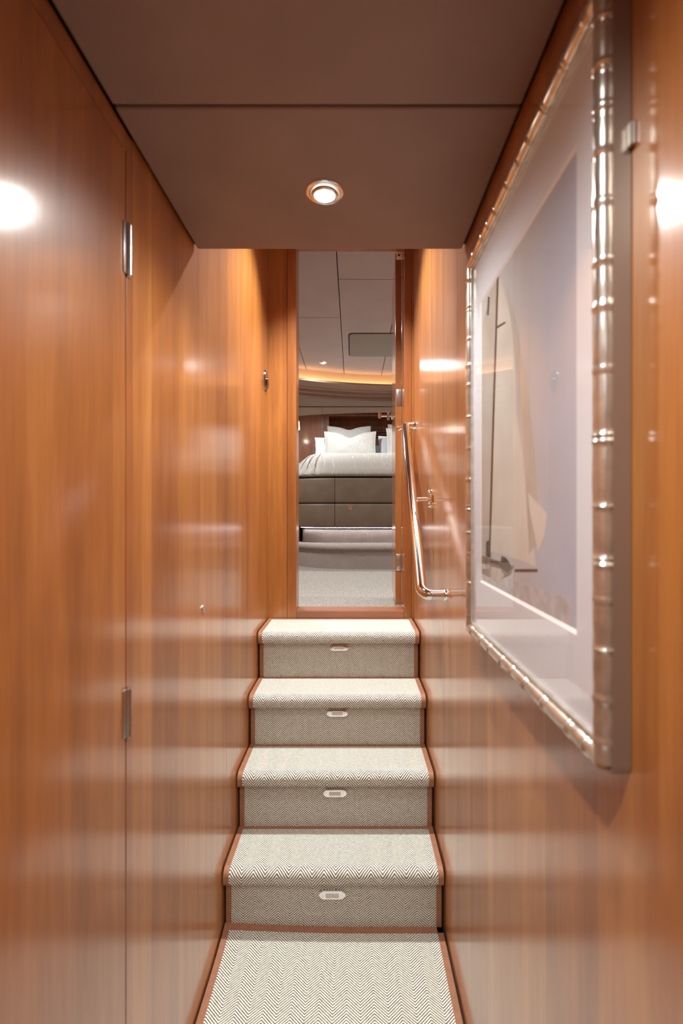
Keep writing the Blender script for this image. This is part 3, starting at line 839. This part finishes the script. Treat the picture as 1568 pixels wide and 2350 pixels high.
def tier(x0, y0, r, z0, z1, ybk, inset_next, name):
    bm = bmesh.new(); uvl = bm.loops.layers.uv.new('UVMap')
    path = front_path(x0, 2.0, y0, ybk, r)
    prof = [(-.028, z0), (-.028, z1-.05), (-.004, z1-.05)]+[(-.02+.02*math.cos(a), z1-.02+.02*math.sin(a)) for a in [PI*.5*k/5 for k in range(6)]]+[(-inset_next, z1)]
    prof = [(-.028, z0), (-.028, z1-.048), (-.006, z1-.046), (0, z1-.036), (0, z1-.018), (-.006, z1-.005), (-.02, z1), (-inset_next, z1)]
    band(bm, path, prof, uvl); bmesh.ops.recalc_face_normals(bm, faces=bm.faces[:])
    return link_mesh(name, bm, M_herr2, plat)
zp1 = ZC-.327; zp2 = ZC-.158
tier(-.68, 4.70, .70, PF, zp1, 6.48, .62, 'lower_tier')
bm = bmesh.new(); box(bm, -1.3, -.60, 5.42, 6.48, PF, zp2-.02, 0, .01); link_mesh('side_block', bm, M_pile, plat)
bm = bmesh.new(); uvl = bm.loops.layers.uv.new('UVMap')
band(bm, front_path(-.56, 2.0, 5.12, 6.48, .22), [(0, zp1), (0, zp2-.03)], uvl, u0=.07)
link_mesh('upper_tier', bm, M_herr2, plat)
bm = bmesh.new(); slab(bm, round_rect(-.55, 1.99, 5.14, 6.45, (.2, .02, .02, .02)), zp1, zp2-.012); link_mesh('plinth', bm, M_dark, plat)

bed = empty('bed', (.5, 5.9, zp2), 'taupe leather bed base with rounded corner and drawer fronts in the cabin', 'bed')
BX0, BY0, BR, BZT = -.76, 4.98, .52, ZC+.355
full = front_path(BX0, 2.0, BY0, 6.45, BR, 30)
def cut_path(path, xa, xb):
    """densify, keep the part of the front whose x lies in [xa,xb] (y near front)"""
    out = []
    for a, b in zip(path, path[1:]):
        for k in range(10):
            t = k/10; out.append((a[0]+(b[0]-a[0])*t, a[1]+(b[1]-a[1])*t))
    out.append(path[-1]); q = [p for p in out if xa <= p[0] <= xb]
    if q[0][0] > xa+.001 and xa > path[0][0]: q.insert(0, (xa, q[0][1]))
    if q[-1][0] < xb-.001 and xb < path[-1][0]: q.append((xb, q[-1][1]))
    return q
def panel(z0, z1, xa, xb, name):
    bm = bmesh.new(); e = .012
    prof = [(.02, z0), (.006, z0+.001), (-.003, z0+.008), (-.006, z0+.02), (-.006, z1-.02), (-.003, z1-.008), (.006, z1-.001), (.02, z1)]
    sweep2(bm, cut_path(full, xa, xb), prof, smooth=False)
    return link_mesh(name, bm, M_uphol, bed, smooth_angle=50)
zs = ZC+.090
bm = bmesh.new(); slab(bm, round_rect(BX0+.018, 1.98, BY0+.018, 6.48, (BR-.018, .02, .02, .02)), zp2, BZT-.006); link_mesh('core', bm, M_dark, bed)
panel(zs+.003, BZT, -.8, -.1895, 'upper_panel'); panel(zs+.003, BZT, -.1845, 2.0, 'upper_panel')
panel(zp2-.004, zs-.003, -.8, -.1895, 'drawer_front')
dfr = panel(zp2-.004, zs-.003, -.1845, 2.0, 'drawer_front')
bm = bmesh.new(); lathe(bm, [(.021, 0), (.021, .003), (.017, .004), (.0165, .001), (0, .001)], (-.027, BY0-.006, ZC+.048), 'Y-', n=24)
lathe(bm, [(.0, .003), (.006, .003), (.006, .005), (0, .005)], (-.027, BY0-.006, ZC+.048), 'Y-', n=12)
k_ = link_mesh('finger_pull', bm, M_chrome, dfr)
bm = bmesh.new(); sweep2(bm, cut_path(front_path(BX0+.1, 2.0, BY0+.085, 6.4, BR-.09, 30), -.56, 1.9), [(-.006, zp2-.010), (.010, zp2-.010), (.010, zp2-.003), (-.006, zp2-.003)])
tag(link_mesh('led_strip', bm, M_ledwhite), 'white light strip glowing along the underside of the bed base', 'light strip')

# duvet: rounded edge rings and a softly creased top
def duvet():
    bm = bmesh.new(); rings = []; H = .286; rr = .27; z0 = BZT-.002; nr = 12
    base = dict(x0=-.655, x1=1.9, y0=4.985, y1=6.47)
    for k in range(nr+1):
        a = .5*PI*k/nr; d = rr*(1-math.cos(a)); z = z0+H*math.sin(a)
        if k <= 3: d -= .012*math.sin(PI*k/3)
        pts = round_rect(base['x0']+d, base['x1']-d, base['y0']+d, base['y1']-d, (max(.05, .34-d), max(.05, .3-d), max(.05, .3-d), max(.05, .3-d)), 26)
        ring = []
        m = len(pts)
        for i, (x, y) in enumerate(pts):
            w_ = math.sin(i*1.25+1.1*math.sin(k*.35))+.5*math.sin(i*2.7+k*.5)
            amp = .017*math.sin(PI*min(1, (k+1)/nr)) if i < 30 else 0
            ring.append(bm.verts.new((x+w_*amp*.7, y-w_*amp, z+.008*math.sin(x*7+y*3)*math.sin(a)+w_*amp*.5)))
        rings.append(ring)
    for a, b in zip(rings, rings[1:]):
        m = len(a)
        for i in range(m):
            f = bm.faces.new((a[i], a[(i+1) % m], b[(i+1) % m], b[i])); f.smooth = True
    c = bm.verts.new((.6, 5.9, z0+H+.01)); m = len(rings[-1])
    for i in range(m): bm.faces.new((rings[-1][i], rings[-1][(i+1) % m], c)).smooth = True
    bm.faces.new(rings[0][::-1]); bmesh.ops.recalc_face_normals(bm, faces=bm.faces[:])
    o = link_mesh('duvet', bm, M_duvet)
    s = o.modifiers.new('s', 'SUBSURF'); s.levels = 1; s.render_levels = 1
    return tag(o, 'pale grey patterned duvet plumped over the bed, sagging in folds at its left corner', 'duvet')
duvet()
# pillows
def pillow_mesh(bm, w_, h_, T, chop=.0, pinch=.045, seed=0, side=1, edge=None):
    nx, nz = 30, 22; rnd = random.Random(seed); ph = rnd.uniform(0, 6)
    def pt(i, j, s):
        u = -1+2*i/nx; v = -1+2*j/nz
        x = u*w_/2*(1-pinch*(1-v*v)); z = v*h_/2*(1-pinch*(1-u*u))
        th = T/2*((max(0, 1-abs(u)**2.6))**.6)*((max(0, 1-abs(v)**2.6))**.6)
        z -= chop*math.exp(-(u/.33)**2)*max(0, (v+.2)/1.2)**1.5
        z -= chop*.45*(1-abs(u))*max(0, v)
        th *= 1-.35*math.exp(-(u/.16)**2)*max(0, v)*(1 if chop else 0)
        th += .004*math.sin(7*u+ph)*math.sin(6*v+ph)*(1-u*u)*(1-v*v)
        return Vector((x, s*th, z+h_/2))
    F = [[bm.verts.new(pt(i, j, -1)) for i in range(nx+1)] for j in range(nz+1)]
    B = [[F[j][i] if (i in (0, nx) or j in (0, nz)) else bm.verts.new(pt(i, j, 1)) for i in range(nx+1)] for j in range(nz+1)]
    for j in range(nz):
        for i in range(nx):
            bm.faces.new((F[j][i], F[j][i+1], F[j+1][i+1], F[j+1][i])).smooth = True
            bm.faces.new((B[j][i+1], B[j][i], B[j+1][i], B[j+1][i+1])).smooth = True
    border = [F[0][i].co.copy() for i in range(nx+1)]+[F[j][nx].co.copy() for j in range(1, nz+1)]+[F[nz][i].co.copy() for i in range(nx-1, -1, -1)]+[F[j][0].co.copy() for j in range(nz-1, 0, -1)]
    bmesh.ops.recalc_face_normals(bm, faces=bm.faces[:])
    return border
def pillow(x, y, z, w_, h_, T, tilt, label, mat, chop, seed, yaw=0, roll=0, piping=True):
    root = empty('pillow', (x, y, z), label, 'pillow', 'pillows on the cabin bed')
    bm = bmesh.new(); bd = pillow_mesh(bm, w_, h_, T, chop, seed=seed)
    o = link_mesh('cushion_cover', bm, mat, None, origin=(0, 0, 0)); o.parent = root
    if piping:
        bm = bmesh.new(); tube(bm, bd+[bd[0], bd[1]], .005, 8, caps=False); q = link_mesh('piping', bm, M_piping, None, origin=(0, 0, 0)); q.parent = root
    root.rotation_euler = (-tilt, roll, yaw)
    return root
zm = ZC+.648
pillow(-.035, 6.09, zm-.005, .665, .402, .15, .22, 'pale grey textured pillow with a chopped top, front of the left stack', M_pill, .055, 1)
pillow(-.050, 6.345, zm-.005, .575, .507, .10, .13, 'pale grey textured pillow standing at the back of the left stack', M_pill, .030, 2)
pillow(-.19, 6.235, zm-.005, .62, .34, .10, .16, 'plain white pillow peeking out left of the front pillow', M_pillw, .0, 3, piping=False)
pillow(-.20, 6.435, zm-.005, .62, .27, .08, .08, 'pale blue-white pillow lowest behind the left stack', M_pillw, .0, 6, piping=False)
pillow(.66, 6.22, zm-.005, .66, .36, .12, .18, 'plain white pillow of the right stack beside the open door', M_pillw, .02, 4, piping=False)
pillow(.76, 6.06, zm-.005, .66, .44, .13, .22, 'pale grey textured pillow with piping in the right stack', M_pill, .06, 5)
pillow(.80, 6.36, zm-.005, .66, .53, .10, .10, 'tall grey pillow at the back of the right stack, half hidden', M_pill, .03, 7)
bm = bmesh.new()
pts = [(-.540, 0), (1.7, 0), (1.7, .41), (-.46, .41), (-.495, .402), (-.520, .38), (-.535, .345), (-.540, .31)]
a = [bm.verts.new((p[0], 6.50, ZC+.49+p[1])) for p in pts]; b = [bm.verts.new((p[0], 6.59, ZC+.49+p[1])) for p in pts]
f = bm.faces.new(a); bm.faces.new(b[::-1])
for i in range(len(pts)): bm.faces.new((a[i], b[i], b[(i+1) % len(pts)], a[(i+1) % len(pts)]))
bmesh.ops.bevel(bm, geom=list(f.edges), offset=.012, segments=2, profile=.5, affect='EDGES')
bmesh.ops.recalc_face_normals(bm, faces=bm.faces[:])
tag(link_mesh('headboard', bm, M_headb), 'slate grey upholstered headboard behind the pillows', 'headboard')
tag(link_mesh('bedside_ledge', bx(-.757, -.661, 6.49, 6.615, ZC+.60, ZC+.665, bev=.003), M_ledge), 'narrow grey ledge on the panelling left of the bed', 'ledge')
# reading lamp by the left side
rl = empty('reading_lamp', (-.76, 6.10, ZC+1.1), 'small reading lamp with glowing yellow shade at the left edge of the doorway', 'lamp')
bm = bmesh.new(); tube(bm, [(-.80, 6.50, ZC+1.22), (-.74, 6.15, ZC+1.235), (-.700, 6.10, ZC+1.165)], .008, 10); link_mesh('lamp_arm', bm, M_chrome, rl)
bm = bmesh.new(); lathe(bm, [(.014, .10), (.022, .0), (.020, .0), (.012, .10)], (-.696, 6.10, ZC+1.055), n=20); link_mesh('lamp_shade', bm, M_shade, rl)
bm = bmesh.new(); lathe(bm, [(0, -.012), (.014, -.010), (.017, .004), (0, .010)], (-.696, 6.10, ZC+1.055), n=16); link_mesh('bulb', bm, M_bulb, rl)
# roof hatch blind
hp = round_rect(-.034, .80, 4.60, 5.27, (.05, .05, .05, .05), 6)
bm = bmesh.new(); slab(bm, [(p[0], p[1]) for p in hp], ZR-.010, ZR+.002)
bmesh.ops.bevel(bm, geom=[e for e in bm.edges if abs(e.verts[0].co.z-(ZR-.010)) < 1e-5 and abs(e.verts[1].co.z-(ZR-.010)) < 1e-5], offset=.006, segments=2, profile=.5, affect='EDGES')
ht = empty('ceiling_hatch', (.38, 4.93, ZR-.01), 'grey fabric hatch blind with rounded corners in the cabin ceiling', 'hatch')
link_mesh('blind', bm, M_hatch, ht)
bm = bmesh.new(); slab(bm, [(p[0], p[1]) for p in round_rect(-.044, .81, 4.59, 5.28, (.056,)*4, 6)], ZR-.002, ZR+.002); link_mesh('seal', bm, M_dark, ht)
# bedside reading glow on the headboard wall comes from the lamp itself
spot('lamp_reading', (-.70, 6.06, ZC+1.04), 1.5, WARM, size=150)
